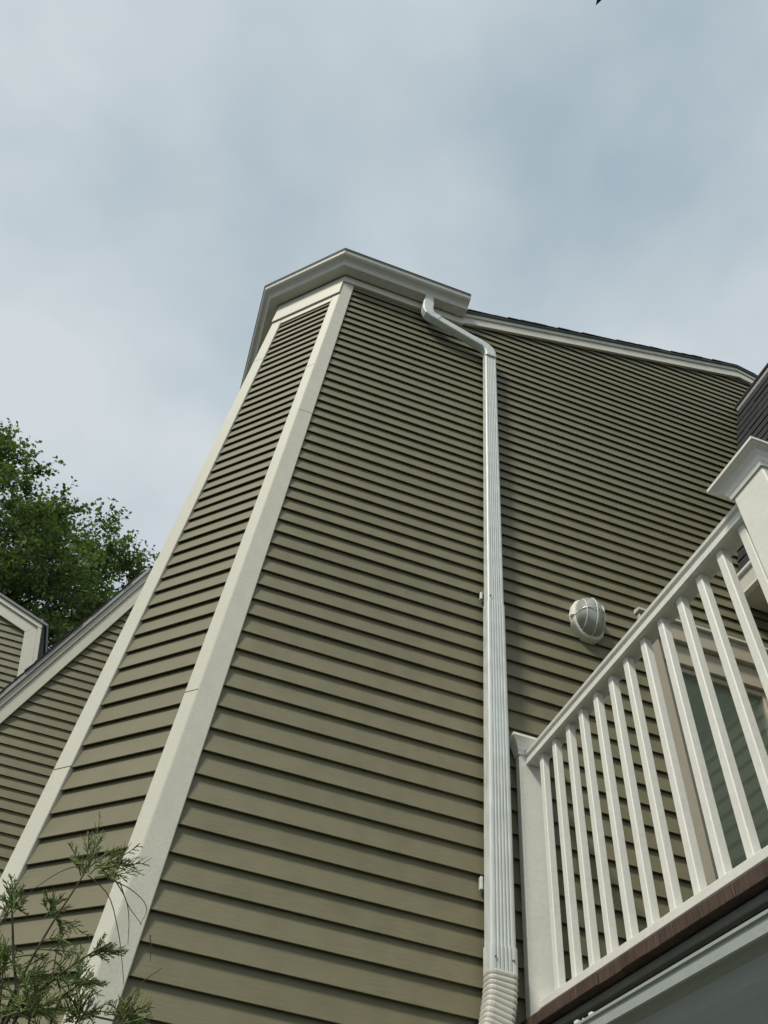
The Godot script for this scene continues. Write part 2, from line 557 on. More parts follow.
func eaves(h: Node) -> void:
	for s in 3:
		part(round_tower(P([[-0.02, 7.855], [0.022, 7.855], [0.024, 7.857], [0.024, 7.995], [-0.02, 7.995]]), s), "frieze_board", M.trim, h)
		part(round_tower(P([[0.0, 7.998], [0.034, 7.998], [0.034, 8.10], [0.0, 8.10]]), s), "fascia", M.gutter, h)
		var g := part(round_tower(P([[0.036, 8.085], [0.036, 7.965], [0.110, 7.965], [0.117, 7.968], [0.124, 7.985], [0.136, 8.004], [0.155, 8.020], [0.175, 8.030], [0.190, 8.045], [0.195, 8.060], [0.195, 8.082], [0.201, 8.084], [0.201, 8.092], [0.188, 8.092], [0.183, 8.05], [0.145, 8.03], [0.113, 7.975], [0.042, 7.975], [0.042, 8.085]]), s), "gutter", M.gutter, h)
		part(round_tower(P([[0.196, 8.0925], [0.206, 8.0925], [0.206, 8.101], [-0.05, 8.15], [-0.05, 8.135], [0.18, 8.0945]]), s), "drip_edge", M.drip, g)
	# deeper frieze on the chamfer, with a flat strip below it
	var o := Vector3(ARRIS, 0, 0)
	var fb := MB.new()
	prism(fb, P([[-0.01, 7.622], [0.020, 7.622], [0.023, 7.625], [0.023, 7.853], [-0.01, 7.853]]), o, BN, Vector3.UP, BDIR, -0.003, BLEN + 0.003)
	part(fb, "frieze_board", M.trim, h)
	fb = MB.new()
	bevel(fb, Vector3(0.075, 7.535, -0.02), Vector3(BLEN - 0.10, 7.620, 0.006), 0.002, BDIR, Vector3.UP, BN, o)
	part(fb, "frieze_strip", M.trim, h)
	# hipped roof of the tower
	var b := MB.new()
	var c2 := Vector3(ARRIS, 0, 0) + BDIR * BLEN
	var s := 0.21
	var pts := [Vector3(1.02, 8.104, s), Vector3(ARRIS - 0.414 * s, 8.104, s), Vector3(c2.x - s, 8.104, c2.z + 0.414 * s), Vector3(c2.x - s, 8.104, -4.35)]
	var t0 := Vector3(1.02, 8.75, -1.7)
	var t1 := Vector3(1.02, 8.75, -4.35)
	b.quad(pts[0], pts[1], t0, t0 + Vector3(0, 0, 0.001), Vector3.UP)
	b.tri(pts[1], pts[2], t0, Vector3(-0.25, 0.93, 0.25).normalized())
	b.quad(pts[2], pts[3], t1, t0, Vector3.UP)
	part(b, "tower_roof", M.shingle[1], h)

func rrect(w: float, d: float, r: float, flutes := false) -> PackedVector2Array:
	var a := PackedVector2Array()
	for q in [[1, 1, 0], [-1, 1, 1], [-1, -1, 2], [1, -1, 3]]:
		var c := Vector2(q[0] * (w / 2 - r), q[1] * (d / 2 - r))
		for k in 4:
			var t: float = PI / 2 * (q[2] + k / 3.0)
			a.append(c + Vector2(cos(t), sin(t)) * r)
		if flutes and q[2] == 0:
			# front face: five narrow ribs
			for i in 5:
				var x: float = w / 2 - r - 0.004 - (i + 0.5) * (w - 2 * r - 0.008) / 5.0
				a.append(Vector2(x + 0.0045, d / 2))
				a.append(Vector2(x + 0.0025, d / 2 - 0.0035))
				a.append(Vector2(x - 0.0025, d / 2 - 0.0035))
				a.append(Vector2(x - 0.0045, d / 2))
	return a

func downspout(h: Node) -> void:
	var prof := rrect(0.104, 0.072, 0.012, true)
	var small := rrect(0.098, 0.067, 0.012, true)
	var x := 1.258
	var z := 0.060
	var b := MB.new()
	sweep(b, small, PackedVector3Array([Vector3(x, 7.36, z), Vector3(x, 4.37, z)]), Vector3.BACK)
	var d := part(b, "downspout", M.spout, h)
	b = MB.new()
	sweep(b, prof, PackedVector3Array([Vector3(x, 4.40, z), Vector3(x, 2.59, z)]), Vector3.BACK)
	part(b, "pipe_length", M.spout, d)
	var plain := rrect(0.096, 0.072, 0.014)
	# outlet below the gutter
	b = MB.new()
	sweep(b, rrect(0.090, 0.066, 0.02), PackedVector3Array([Vector3(0.662, 7.975, 0.085), Vector3(0.662, 7.80, 0.085)]), Vector3.BACK)
	part(b, "outlet", M.spout, d)
	b = MB.new()
	var bend := PackedVector3Array([Vector3(0.660, 7.85, 0.085), Vector3(0.660, 7.74, 0.085), Vector3(0.664, 7.69, 0.085), Vector3(0.682, 7.645, 0.085), Vector3(0.715, 7.617, 0.084), Vector3(0.77, 7.597, 0.083)])
	sweep(b, plain, bend, Vector3.BACK, PackedFloat32Array([1.04, 1.04, 1.02, 1.05, 1.02, 1.04]))
	part(b, "elbow", M.spout, d)
	b = MB.new()
	sweep(b, rrect(0.091, 0.068, 0.013), PackedVector3Array([Vector3(0.75, 7.603, 0.083), Vector3(1.14, 7.462, 0.07)]), Vector3.BACK)
	part(b, "pipe_length", M.spout, d)
	b = MB.new()
	bend = PackedVector3Array([Vector3(1.10, 7.477, 0.071), Vector3(1.165, 7.452, 0.07), Vector3(1.21, 7.43, 0.069), Vector3(1.242, 7.39, 0.068), Vector3(1.256, 7.34, 0.068), Vector3(1.258, 7.27, 0.068)])
	sweep(b, plain, bend, Vector3.BACK, PackedFloat32Array([1.0, 1.03, 1.01, 1.05, 1.02, 1.04]))
	part(b, "elbow", M.spout, d)
	# straps
	for y in [4.50, 2.90]:
		b = MB.new()
		bevel(b, Vector3(x - 0.062, y - 0.026, 0.002), Vector3(x - 0.050, y + 0.026, 0.022), 0.002)
		part(b, "strap", M.spout, d)
		b = MB.new()
		bevel(b, Vector3(x + 0.047, y - 0.030, 0.004), Vector3(x + 0.060, y + 0.030, 0.034), 0.002)
		part(b, "strap", M.spout, d)
	for q in [Vector3(1.222, 4.44, 0.0965), Vector3(1.222, 2.61, 0.0995), Vector3(1.294, 2.61, 0.0995), Vector3(1.224, 7.30, 0.0965)]:
		b = MB.new()
		tube(b, PackedVector3Array([q - Vector3(0, 0, 0.004), q + Vector3(0, 0, 0.0035)]), PackedFloat32Array([0.0045, 0.0038]), 8)
		part(b, "screw", M.drip, d)
	# corrugated foot
	b = MB.new()
	var path := PackedVector3Array()
	var sc := PackedFloat32Array()
	var spine := bez([Vector3(x, 2.57, z), Vector3(x - 0.002, 2.52, z), Vector3(x - 0.012, 2.45, z + 0.004), Vector3(x - 0.040, 2.35, z + 0.01), Vector3(x - 0.14, 2.25, z + 0.02)], 57)
	var ring_curve := Curve3D.new()
	for q in spine: ring_curve.add_point(q)
	var whole := ring_curve.get_baked_length()
	for i in 58:
		path.append(ring_curve.sample_baked(whole * i / 57.0))
		sc.append(1.045 + [0.0, 0.06, 0.05][i % 3])
	sweep(b, rrect(0.105, 0.077, 0.02), path, Vector3.BACK, sc)
	part(b, "corrugated_elbow", M.flex, d)
	b = MB.new()
	sweep(b, rrect(0.111, 0.079, 0.013, true), PackedVector3Array([Vector3(x, 2.655, z), Vector3(x, 2.562, z)]), Vector3.BACK)
	part(b, "collar", M.spout, d)
	b = MB.new()
	sweep(b, prof, PackedVector3Array([Vector3(x - 0.14, 2.26, z + 0.02), Vector3(x - 0.16, 0.15, z + 0.02)]), Vector3.BACK)
	part(b, "pipe_length", M.spout, d)

func gable_roof(h: Node) -> void:
	# rake boards with a moulding above, then the roof deck and its shingles
	var lines := [[0.985, APEX, RS], [APEX, 5.5, -RS]]
	for q in lines:
		var x0: float = q[0]
		var x1: float = q[1]
		var sl: float = q[2]
		var dir := Vector3(1, sl, 0).normalized()
		var up := Vector3(-dir.y, dir.x, 0)
		var o := Vector3(x0, rake(x0), 0)
		var ln := (x1 - x0) * sqrt(1 + sl * sl)
		# ends meet on the vertical line of the ridge
		var ka := 0.0 if sl > 0.0 else sl
		var kb := sl if sl > 0.0 else 0.0
		var b := MB.new()
		prism(b, P([[0.002, 0.0], [0.023, 0.0], [0.026, 0.003], [0.026, 0.112], [0.002, 0.112]]), o, Vector3.BACK, up, dir, 0.0, ln, ka, kb)
		part(b, "rake_board", M.trim, h)
		b = MB.new()
		prism(b, P([[0.002, 0.1135], [0.037, 0.1135], [0.040, 0.1165], [0.040, 0.168], [0.002, 0.168]]), o, Vector3.BACK, up, dir, 0.0, ln, ka, kb)
		part(b, "rake_moulding", M.trim, h)
		b = MB.new()
		prism(b, P([[-4.4, 0.1695], [0.060, 0.1695], [0.060, 0.186], [-4.4, 0.186]]), o, Vector3.BACK, up, dir, -0.02 if sl > 0.0 else 0.0, ln, ka, kb)
		var r := part(b, "roof", M.drip, h)
		var n := int(ln / 0.14)
		for i in n:
			b = MB.new()
			var j := rng.randf_range(-0.004, 0.004)
			var l0 := i * ln / n
			var l1 := (i + 1.0) * ln / n
			var down := 1.0 if sl > 0.0 else -1.0
			# each course overlaps the one below: thick at its lower end
			var hi0 := 0.217 if down > 0.0 else 0.208
			var hi1 := 0.208 if down > 0.0 else 0.217
			if sl > 0.0 and i == n - 1: l1 += 0.065
			if sl < 0.0 and i == 0: l0 -= 0.065
			prism(b, P([[l0, 0.1875], [l1, 0.1875], [l1, hi1 - 0.014], [l0, hi0 - 0.014]]), o, dir, up, Vector3.BACK, -1.2, 0.070 + j)
			part(b, "shingle", M.shingle[rng.randi() % 3], r)
		b = MB.new()
		bevel(b, Vector3(0, 0.1875, -4.4), Vector3(ln, 0.198, -1.202), 0.002, dir, up, Vector3.BACK, o)
		part(b, "roof_covering", M.shingle[1], r)

const MY := 8.191
const MX := 3.952
const MK := 0.295
func mansard(h: Node) -> void:
	var zf := 2.1
	var b := MB.new()
	var yb := 5.365
	var xb := MX - MK * (MY - yb)
	prism(b, P([[xb + 0.02, yb], [MX + 0.02, MY], [6.0, MY], [6.0, yb]]), Vector3.ZERO, Vector3.RIGHT, Vector3.UP, Vector3.BACK, 0.002, zf)
	var r := part(b, "mansard_roof", M.shingle[0], h)
	var dir := Vector3(MK, 1, 0).normalized()
	var nor := Vector3(-dir.y, dir.x, 0)
	var o := Vector3(xb, yb, 0)
	var ln := (MY - yb) * sqrt(1 + MK * MK)
	var e := 0.145
	var rows := int(ln / e)
	var rest := MB.new()
	for i in rows:
		var z := 0.006 - rng.randf() * 0.2
		while z < zf:
			var wd := rng.randf_range(0.16, 0.30)
			var z0 := maxf(z, 0.006)
			var z1 := minf(z + wd - 0.005, zf)
			z += wd
			if z1 - z0 < 0.02: continue
			var th := rng.randf_range(0.009, 0.014)
			var bb := rest if z0 > 1.1 else MB.new()
			var dy := rng.randf_range(-0.004, 0.004)
			prism(bb, P([[-0.012, i * e + dy], [th, i * e + dy], [0.003, (i + 1) * e + 0.01], [-0.012, (i + 1) * e + 0.01]]), o, nor, dir, Vector3.BACK, z0, z1)
			if z0 <= 1.1:
				part(bb, "shingle", M.shingle[rng.randi() % 3], r)
	var st := part(rest, "shingle_courses", M.shingle[1], r)
	st.set_meta("kind", "stuff")
	# trim and roof edge along the top
	b = MB.new()
	bevel(b, Vector3(MX - 0.012, MY - 0.03, 0.004), Vector3(MX + 0.06, MY + 0.02, zf), 0.003)
	part(b, "top_trim", M.greymetal, r)
	b = MB.new()
	bevel(b, Vector3(MX - 0.02, MY + 0.022, 0.004), Vector3(6.0, MY + 0.062, zf + 0.05), 0.003)
	part(b, "roof_edge", M.shingle[1], r)
	# eaves: fascia, moulding, soffit
	b = MB.new()
	bevel(b, Vector3(3.045, 5.215, 0.003), Vector3(3.07, 5.335, zf + 0.03), 0.003)
	part(b, "fascia", M.trim, r)
	b = MB.new()
	bevel(b, Vector3(3.025, 5.337, 0.003), Vector3(3.14, 5.362, zf + 0.05), 0.003)
	part(b, "drip_edge", M.vinyl, r)
	b = MB.new()
	bevel(b, Vector3(3.035, 5.190, 0.003), Vector3(3.075, 5.213, zf + 0.03), 0.003)
	part(b, "moulding", M.vinyl, r)
	b = MB.new()
	bevel(b, Vector3(3.077, 5.195, 0.003), Vector3(3.36, 5.210, zf), 0.002)
	part(b, "soffit", M.trim, r)
	b = MB.new()
	bevel(b, Vector3(3.374, 0.0, 0.002), Vector3(6.0, 5.362, zf), 0.002)
	var w := part(b, "wing_wall", M.room, h)
	for k in range(-2, 24):
		clapboard(w, LIP + EX * k, Vector3(3.35, 0, 0), Vector3.LEFT, Vector3.BACK, 0.004, zf)

func patio_door(h: Node) -> void:
	var b := MB.new()
	bevel(b, Vector3(2.250, 2.45, -0.02), Vector3(2.337, 4.640, 0.020), 0.003)
	var d := part(b, "patio_door", M.casing, h)
	b = MB.new()
	bevel(b, Vector3(2.236, 4.643, -0.02), Vector3(3.345, 4.778, 0.022), 0.003)
	part(b, "head_casing", M.casing, d)
	b = MB.new()
	prism(b, P([[-0.02, 4.780], [0.045, 4.780], [0.045, 4.797], [-0.02, 4.818]]), Vector3.ZERO, Vector3.BACK, Vector3.UP, Vector3.RIGHT, 2.225, 3.345)
	part(b, "drip_cap", M.trim, d)
	b = MB.new()
	bevel(b, Vector3(2.339, 4.492, -0.14), Vector3(3.345, 4.640, -0.012), 0.003)
	part(b, "frame_head", M.casing, d)
	b = MB.new()
	bevel(b, Vector3(2.339, 2.45, -0.14), Vector3(2.372, 4.490, -0.012), 0.003)
	part(b, "jamb", M.casing, d)
	b = MB.new()
	bevel(b, Vector3(2.339, 2.425, -0.16), Vector3(3.345, 2.448, -0.012), 0.003)
	part(b, "sill", M.casing, d)
	for s in [[2.374, 3.09, -0.055], [3.05, 3.345, -0.10]]:
		b = MB.new()
		var zz: float = s[2]
		bevel(b, Vector3(s[0], 2.45, zz - 0.02), Vector3(s[0] + 0.045, 4.488, zz + 0.02), 0.003)
		bevel(b, Vector3(s[1] - 0.06, 2.45, zz - 0.02), Vector3(s[1], 4.488, zz + 0.02), 0.003)
		bevel(b, Vector3(s[0] + 0.045, 4.452, zz - 0.019), Vector3(s[1] - 0.06, 4.488, zz + 0.019), 0.003)
		bevel(b, Vector3(s[0] + 0.045, 2.45, zz - 0.019), Vector3(s[1] - 0.06, 2.56, zz + 0.019), 0.003)
		var sash := part(b, "sash", M.casing, d)
		b = MB.new()
		bevel(b, Vector3(s[0] + 0.043, 2.555, zz - 0.004), Vector3(s[1] - 0.058, 4.455, zz + 0.004), 0.0005)
		part(b, "pane", M.pane, d)
	# the dark room behind the glass
	b = MB.new()
	bevel(b, Vector3(1.2, 2.30, -4.1), Vector3(4.6, 2.42, -0.202), 0.002)
	bevel(b, Vector3(1.2, 5.0, -4.1), Vector3(4.6, 5.1, -0.202), 0.002)
	bevel(b, Vector3(1.1, 2.30, -4.1), Vector3(1.2, 5.1, -0.202), 0.002)
	bevel(b, Vector3(4.6, 2.30, -4.1), Vector3(4.7, 5.1, -0.202), 0.002)
	part(b, "room", M.room, h)

func lower_room(h: Node) -> void:
	var b := MB.new()
	bevel(b, Vector3(1.47, 0, 0.003), Vector3(3.36, 2.19, 1.75), 0.002)
	var w := part(b, "porch_wall", M.room, h)
	for k in range(-26, -5):
		clapboard(w, LIP + EX * k, Vector3(1.445, 0, 0), Vector3.LEFT, Vector3.BACK, 0.004, 1.70)
		clapboard(w, LIP + EX * k, Vector3(0, 0, 1.775), Vector3.BACK, Vector3.RIGHT, 1.52, 3.34)
	b = MB.new()
	bevel(b, Vector3(1.437, 0.02, 1.690), Vector3(1.530, 2.19, 1.783), 0.003)
	part(b, "corner_board", M.trim, h)

# ------------------------------------------------------------------ neighbour
func neighbour() -> void:
	var h := thing("neighbouring_house", "lower clapboard house behind, with steep pale rake board", "house", Vector3.ZERO)
	# steep gable end facing us
	var zd := -4.62
	var k := 0.352                          # dx/dy of the steep side
	var edge := func(y: float) -> float: return -2.025 + (y - 5.537) * k   # lower edge of the rake board
	var top := 8.0
	var b := MB.new()
	prism(b, P([[edge.call(0.0) - 0.05, 0.0], [3.0, 0], [3.0, top], [edge.call(top) - 0.05, top]]), Vector3(0, 0, zd), Vector3.RIGHT, Vector3.UP, Vector3.BACK, -0.2, -0.0225)
	var w := part(b, "gable_wall", M.room, h)
	for i in range(-54, 24):
		var y := 5.467 + EX * i
		clapboard(w, y, Vector3(0, 0, zd), Vector3.BACK, Vector3.RIGHT, edge.call(y) - 0.08, 1.2, k, 0.0)
	var dir := Vector3(k, 1, 0).normalized()
	var nor := Vector3(-dir.y, dir.x, 0)      # up and outwards (left)
	var o := Vector3(edge.call(0.0), 0, zd)
	var y1 := 7.93
	var ln := y1 * sqrt(1 + k * k)
	b = MB.new()
	bevel(b, Vector3(0.0, 0.0, 0.002), Vector3(ln, 0.128, 0.026), 0.003, dir, nor, Vector3.BACK, o)
	part(b, "rake_board", M.trim, h)
	b = MB.new()
	prism(b, P([[0.002, 0.13], [0.039, 0.13], [0.042, 0.133], [0.042, 0.186], [0.002, 0.186]]), o, Vector3.BACK, nor, dir, 0.0, ln + 0.04)
	part(b, "rake_moulding", M.trim, h)
	b = MB.new()
	bevel(b, Vector3(0.0, 0.188, -3.0), Vector3(ln + 0.06, 0.232, 0.066), 0.003, dir, nor, Vector3.BACK, o)
	var r := part(b, "steep_roof", M.greymetal, h)
	for i in int(ln / 0.14):
		if i * 0.14 < 4.5: continue
		b = MB.new()
		prism(b, P([[i * 0.14, 0.2335], [i * 0.14 + 0.139, 0.2335], [i * 0.14 + 0.139, 0.241], [i * 0.14, 0.252]]), o, dir, nor, Vector3.BACK, -1.5, 0.076 + rng.randf_range(-0.006, 0.006))
		part(b, "shingle", M.shingle[rng.randi() % 3], r)
	# flatter top
	var pk := o + dir * (ln + 0.06) + nor * 0.20
	b = MB.new()
	var d2 := Vector3(1, 0.12, 0).normalized()
	var n2 := Vector3(-d2.y, d2.x, 0)
	bevel(b, Vector3(-0.03, 0.0, -3.0), Vector3(2.6, 0.03, 0.08), 0.003, d2, n2, Vector3.BACK, pk)
	part(b, "upper_roof", M.shingle[0], h)
	b = MB.new()
	bevel(b, Vector3(0.06, -0.13, 0.002), Vector3(2.6, -0.002, 0.026), 0.003, d2, n2, Vector3.BACK, pk + Vector3(0.05, 0, 0))
	part(b, "top_board", M.trim, h)
	# the farther house end: shallow roof, steep right side
	var q := thing("far_house", "far clapboard house end with shallow roof above a leaning white corner board", "house", Vector3.ZERO)
	var ze := -6.28
	var ke := -0.325
	var ie := func(y: float) -> float: return -2.82 + (y - 7.815) * ke      # inner edge of the right board
	var sr := -0.36
	var tp := func(x: float) -> float: return 7.815 + (x + 2.82) * sr       # lower edge of top board
	b = MB.new()
	prism(b, P([[-6.0, 0], [ie.call(0.0) + 0.1, 0], [-2.78, 7.86], [-6.0, 9.0]]), Vector3(0, 0, ze), Vector3.RIGHT, Vector3.UP, Vector3.BACK, -0.2, -0.0225)
	w = part(b, "gable_wall", M.room, q)
	for i in range(-24, 12):
		var y := 7.857 + EX * i
		var xr: float = ie.call(y) + 0.06
		var kr := ke
		if y > 7.72:
			xr = -2.82 + (y - 7.815) / sr + 0.15
			kr = 1.0 / sr
		clapboard(w, y, Vector3(0, 0, ze), Vector3.BACK, Vector3.RIGHT, -6.0, xr, 0.0, kr)
	dir = Vector3(-ke, -1, 0).normalized()
	nor = Vector3(-dir.y, dir.x, 0)
	o = Vector3(-2.82, 7.815, ze)
	b = MB.new()
	bevel(b, Vector3(-0.12, 0.0, 0.002), Vector3(5.0, 0.155, 0.026), 0.003, dir, nor, Vector3.BACK, o)
	part(b, "corner_board", M.trim, q)
	b = MB.new()
	bevel(b, Vector3(-0.20, 0.157, 0.002), Vector3(5.0, 0.21, 0.045), 0.003, dir, nor, Vector3.BACK, o)
	part(b, "edge_moulding", M.trim, q)
	b = MB.new()
	bevel(b, Vector3(-0.22, 0.212, -3.0), Vector3(5.0, 0.24, 0.06), 0.003, dir, nor, Vector3.BACK, o)
	part(b, "steep_roof", M.shingle[0], q)
	dir = Vector3(1, sr, 0).normalized()
	nor = Vector3(-dir.y, dir.x, 0)
	b = MB.new()
	bevel(b, Vector3(-3.2, 0.0, 0.002), Vector3(0.03, 0.15, 0.028), 0.003, dir, nor, Vector3.BACK, o)
	part(b, "rake_board", M.trim, q)
	b = MB.new()
	bevel(b, Vector3(-3.2, 0.152, 0.002), Vector3(0.13, 0.215, 0.05), 0.003, dir, nor, Vector3.BACK, o)
	part(b, "rake_moulding", M.trim, q)
	b = MB.new()
	bevel(b, Vector3(-3.2, 0.217, -3.0), Vector3(0.17, 0.255, 0.07), 0.003, dir, nor, Vector3.BACK, o)
	part(b, "roof", M.drip, q)

# ------------------------------------------------------------------ balcony
func balcony() -> void:
	var h := thing("balcony", "raised balcony with white railing and brown deck boards beside the downspout", "balcony")
	var b: MB
	for i in 14:
		b = MB.new()
		var z0 := 0.012 + i * 0.138
		bevel(b, Vector3(1.352 + rng.randf_range(-0.003, 0.003), 2.411, z0), Vector3(3.33, 2.448, z0 + 0.136), 0.002)
		part(b, "deck_board", M.deck[i % 2], h)
	var z1 := 1.94
	b = MB.new()
	bevel(b, Vector3(1.385, 2.386, 0.004), Vector3(1.41, 2.409, z1), 0.003)
	part(b, "rim_board", M.greytrim, h)
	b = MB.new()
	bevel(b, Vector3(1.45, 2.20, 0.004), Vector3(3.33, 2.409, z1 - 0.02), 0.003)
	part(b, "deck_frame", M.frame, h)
	# gutter under the deck edge
	b = MB.new()
	var gp := P([[1.425, 2.29], [1.425, 2.060], [1.375, 2.060], [1.366, 2.064], [1.360, 2.076], [1.356, 2.094], [1.349, 2.114], [1.338, 2.134], [1.324, 2.154], [1.310, 2.174], [1.299, 2.194], [1.291, 2.214], [1.284, 2.228], [1.270, 2.236], [1.253, 2.240], [1.250, 2.243], [1.250, 2.270], [1.244, 2.273], [1.244, 2.280], [1.262, 2.280], [1.262, 2.248], [1.295, 2.235], [1.32, 2.18], [1.37, 2.09], [1.38, 2.07], [1.418, 2.07], [1.418, 2.29]])
	prism(b, gp, Vector3.ZERO, Vector3.RIGHT, Vector3.UP, Vector3.BACK, 0.16, z1 + 0.05)
	var g := part(b, "gutter", M.gutter2, h)
	for i in 5:
		b = MB.new()
		var zz := 0.50 + i * 0.04 + rng.randf() * 0.02
		var yy := 2.2802
		bevel(b, Vector3(1.246, yy, zz), Vector3(1.258, yy + rng.randf_range(0.003, 0.010), zz + rng.randf_range(0.006, 0.02)), 0.001)
		part(b, "paint_flake", M.vinyl, g)
	# railing
	b = MB.new()
	prism(b, P([[1.412, 3.478], [1.412, 3.503], [1.416, 3.508], [1.416, 3.515], [1.407, 3.520], [1.405, 3.533], [1.412, 3.543], [1.45, 3.549], [1.488, 3.543], [1.495, 3.533], [1.493, 3.520], [1.484, 3.515], [1.484, 3.508], [1.488, 3.503], [1.488, 3.478]]), Vector3.ZERO, Vector3.RIGHT, Vector3.UP, Vector3.BACK, 0.046, 1.682)
	part(b, "top_rail", M.vinyl, h)
	b = MB.new()
	bevel(b, Vector3(1.412, 2.490, 0.046), Vector3(1.488, 2.519, 1.682), 0.003)
	part(b, "bottom_rail", M.vinyl, h)
	for i in 13:
		b = MB.new()
		var zz := 0.134 + i * 0.1222 + rng.randf_range(-0.0025, 0.0025)
		var lean := Vector3(rng.randf_range(-0.0025, 0.0025), 1.0, rng.randf_range(-0.003, 0.003)).normalized()
		bevel(b, Vector3(1.434, -0.4815, zz), Vector3(1.466, 0.4815, zz + 0.032), 0.003, Vector3.RIGHT, lean, Vector3.BACK, Vector3(rng.randf_range(-0.001, 0.001), 2.9985, 0))
		part(b, "baluster", M.vinyl, h)
	for s in [[0.003, 0.045], [1.681, 1.824]]:
		b = MB.new()
		bevel(b, Vector3(1.379, 2.449, s[0]), Vector3(1.521, 3.56, s[1]), 0.004)
		var p := part(b, "post", M.vinyl, h)
		b = MB.new()
		var prof := [[0.001, 3.520], [0.006, 3.520], [0.008, 3.535], [0.012, 3.542], [0.016, 3.558], [0.026, 3.574], [0.040, 3.584], [0.042, 3.588], [0.048, 3.588], [0.048, 3.600], [0.045, 3.603]]
		var ring := func(q: Array) -> Array:
			var e: float = q[0]
			var za: float = s[0] - e if s[0] > 0.1 else s[0]
			return [Vector3(1.379 - e, q[1], za), Vector3(1.521 + e, q[1], za), Vector3(1.521 + e, q[1], s[1] + e), Vector3(1.379 - e, q[1], s[1] + e)]
		var mid := Vector3(1.45, 3.5, (s[0] + s[1]) / 2)
		for i in prof.size() - 1:
			var r0: Array = ring.call(prof[i])
			var r1: Array = ring.call(prof[i + 1])
			for k in 4:
				var j := (k + 1) % 4
				b.quad(r0[k], r0[j], r1[j], r1[k], (r0[k] + r0[j]) * 0.5 - mid + Vector3(0, -0.2 if prof[i + 1][0] > prof[i][0] else 0.0, 0))
		var rt: Array = ring.call(prof[-1])
		for k in 4:
			var j := (k + 1) % 4
			var ap := Vector3(1.45, 3.628, mid.z)
			b.tri(rt[k], rt[j], ap, ((rt[k] + rt[j]) * 0.5 - mid + Vector3(0, 0.3, 0)).normalized())
		part(b, "cap", M.vinyl, p)
	# short return of the railing towards the house wing
	b = MB.new()
	bevel(b, Vector3(1.522, 3.478, 1.715), Vector3(3.34, 3.545, 1.79), 0.004)
	part(b, "top_rail", M.vinyl, h)
	b = MB.new()
	bevel(b, Vector3(1.522, 2.487, 1.715), Vector3(3.34, 2.533, 1.79), 0.004)
	part(b, "bottom_rail", M.vinyl, h)
	for i in 14:
		b = MB.new()
		var xx := 1.60 + i * 0.1222
		bevel(b, Vector3(xx, 2.531, 1.736), Vector3(xx + 0.032, 3.480, 1.768), 0.003)
		part(b, "baluster", M.vinyl, h)

# ------------------------------------------------------------------ wall lamp
func oval(rx: float, ry: float, n := 32, e := 2.6) -> PackedVector2Array:
	var a := PackedVector2Array()
	for i in n:
		var t := TAU * i / n
		a.append(Vector2(signf(cos(t)) * pow(absf(cos(t)), 2.0 / e) * rx, signf(sin(t)) * pow(absf(sin(t)), 2.0 / e) * ry))
	return a

func loft(b: MB, rings: Array, zs: Array) -> void:
	for i in rings.size() - 1:
		var r0: PackedVector2Array = rings[i]
		var r1: PackedVector2Array = rings[i + 1]
		var dz: float = zs[i + 1] - zs[i]
		for k in r0.size():
			var j := (k + 1) % r0.size()
			var f := func(ra: PackedVector2Array, rb: PackedVector2Array, m: int) -> Vector3:
				var dr: float = ra[m].length() - rb[m].length()
				var d := ra[m].normalized() if ra[m].length() > 1e-5 else rb[m].normalized()
				return Vector3(d.x * dz, d.y * dz, dr).normalized()
			b.squad([Vector3(r0[k].x, r0[k].y, zs[i]), Vector3(r0[j].x, r0[j].y, zs[i]), Vector3(r1[j].x, r1[j].y, zs[i + 1]), Vector3(r1[k].x, r1[k].y, zs[i + 1])], [f.call(r0, r1, k), f.call(r0, r1, j), f.call(r0, r1, j), f.call(r0, r1, k)])

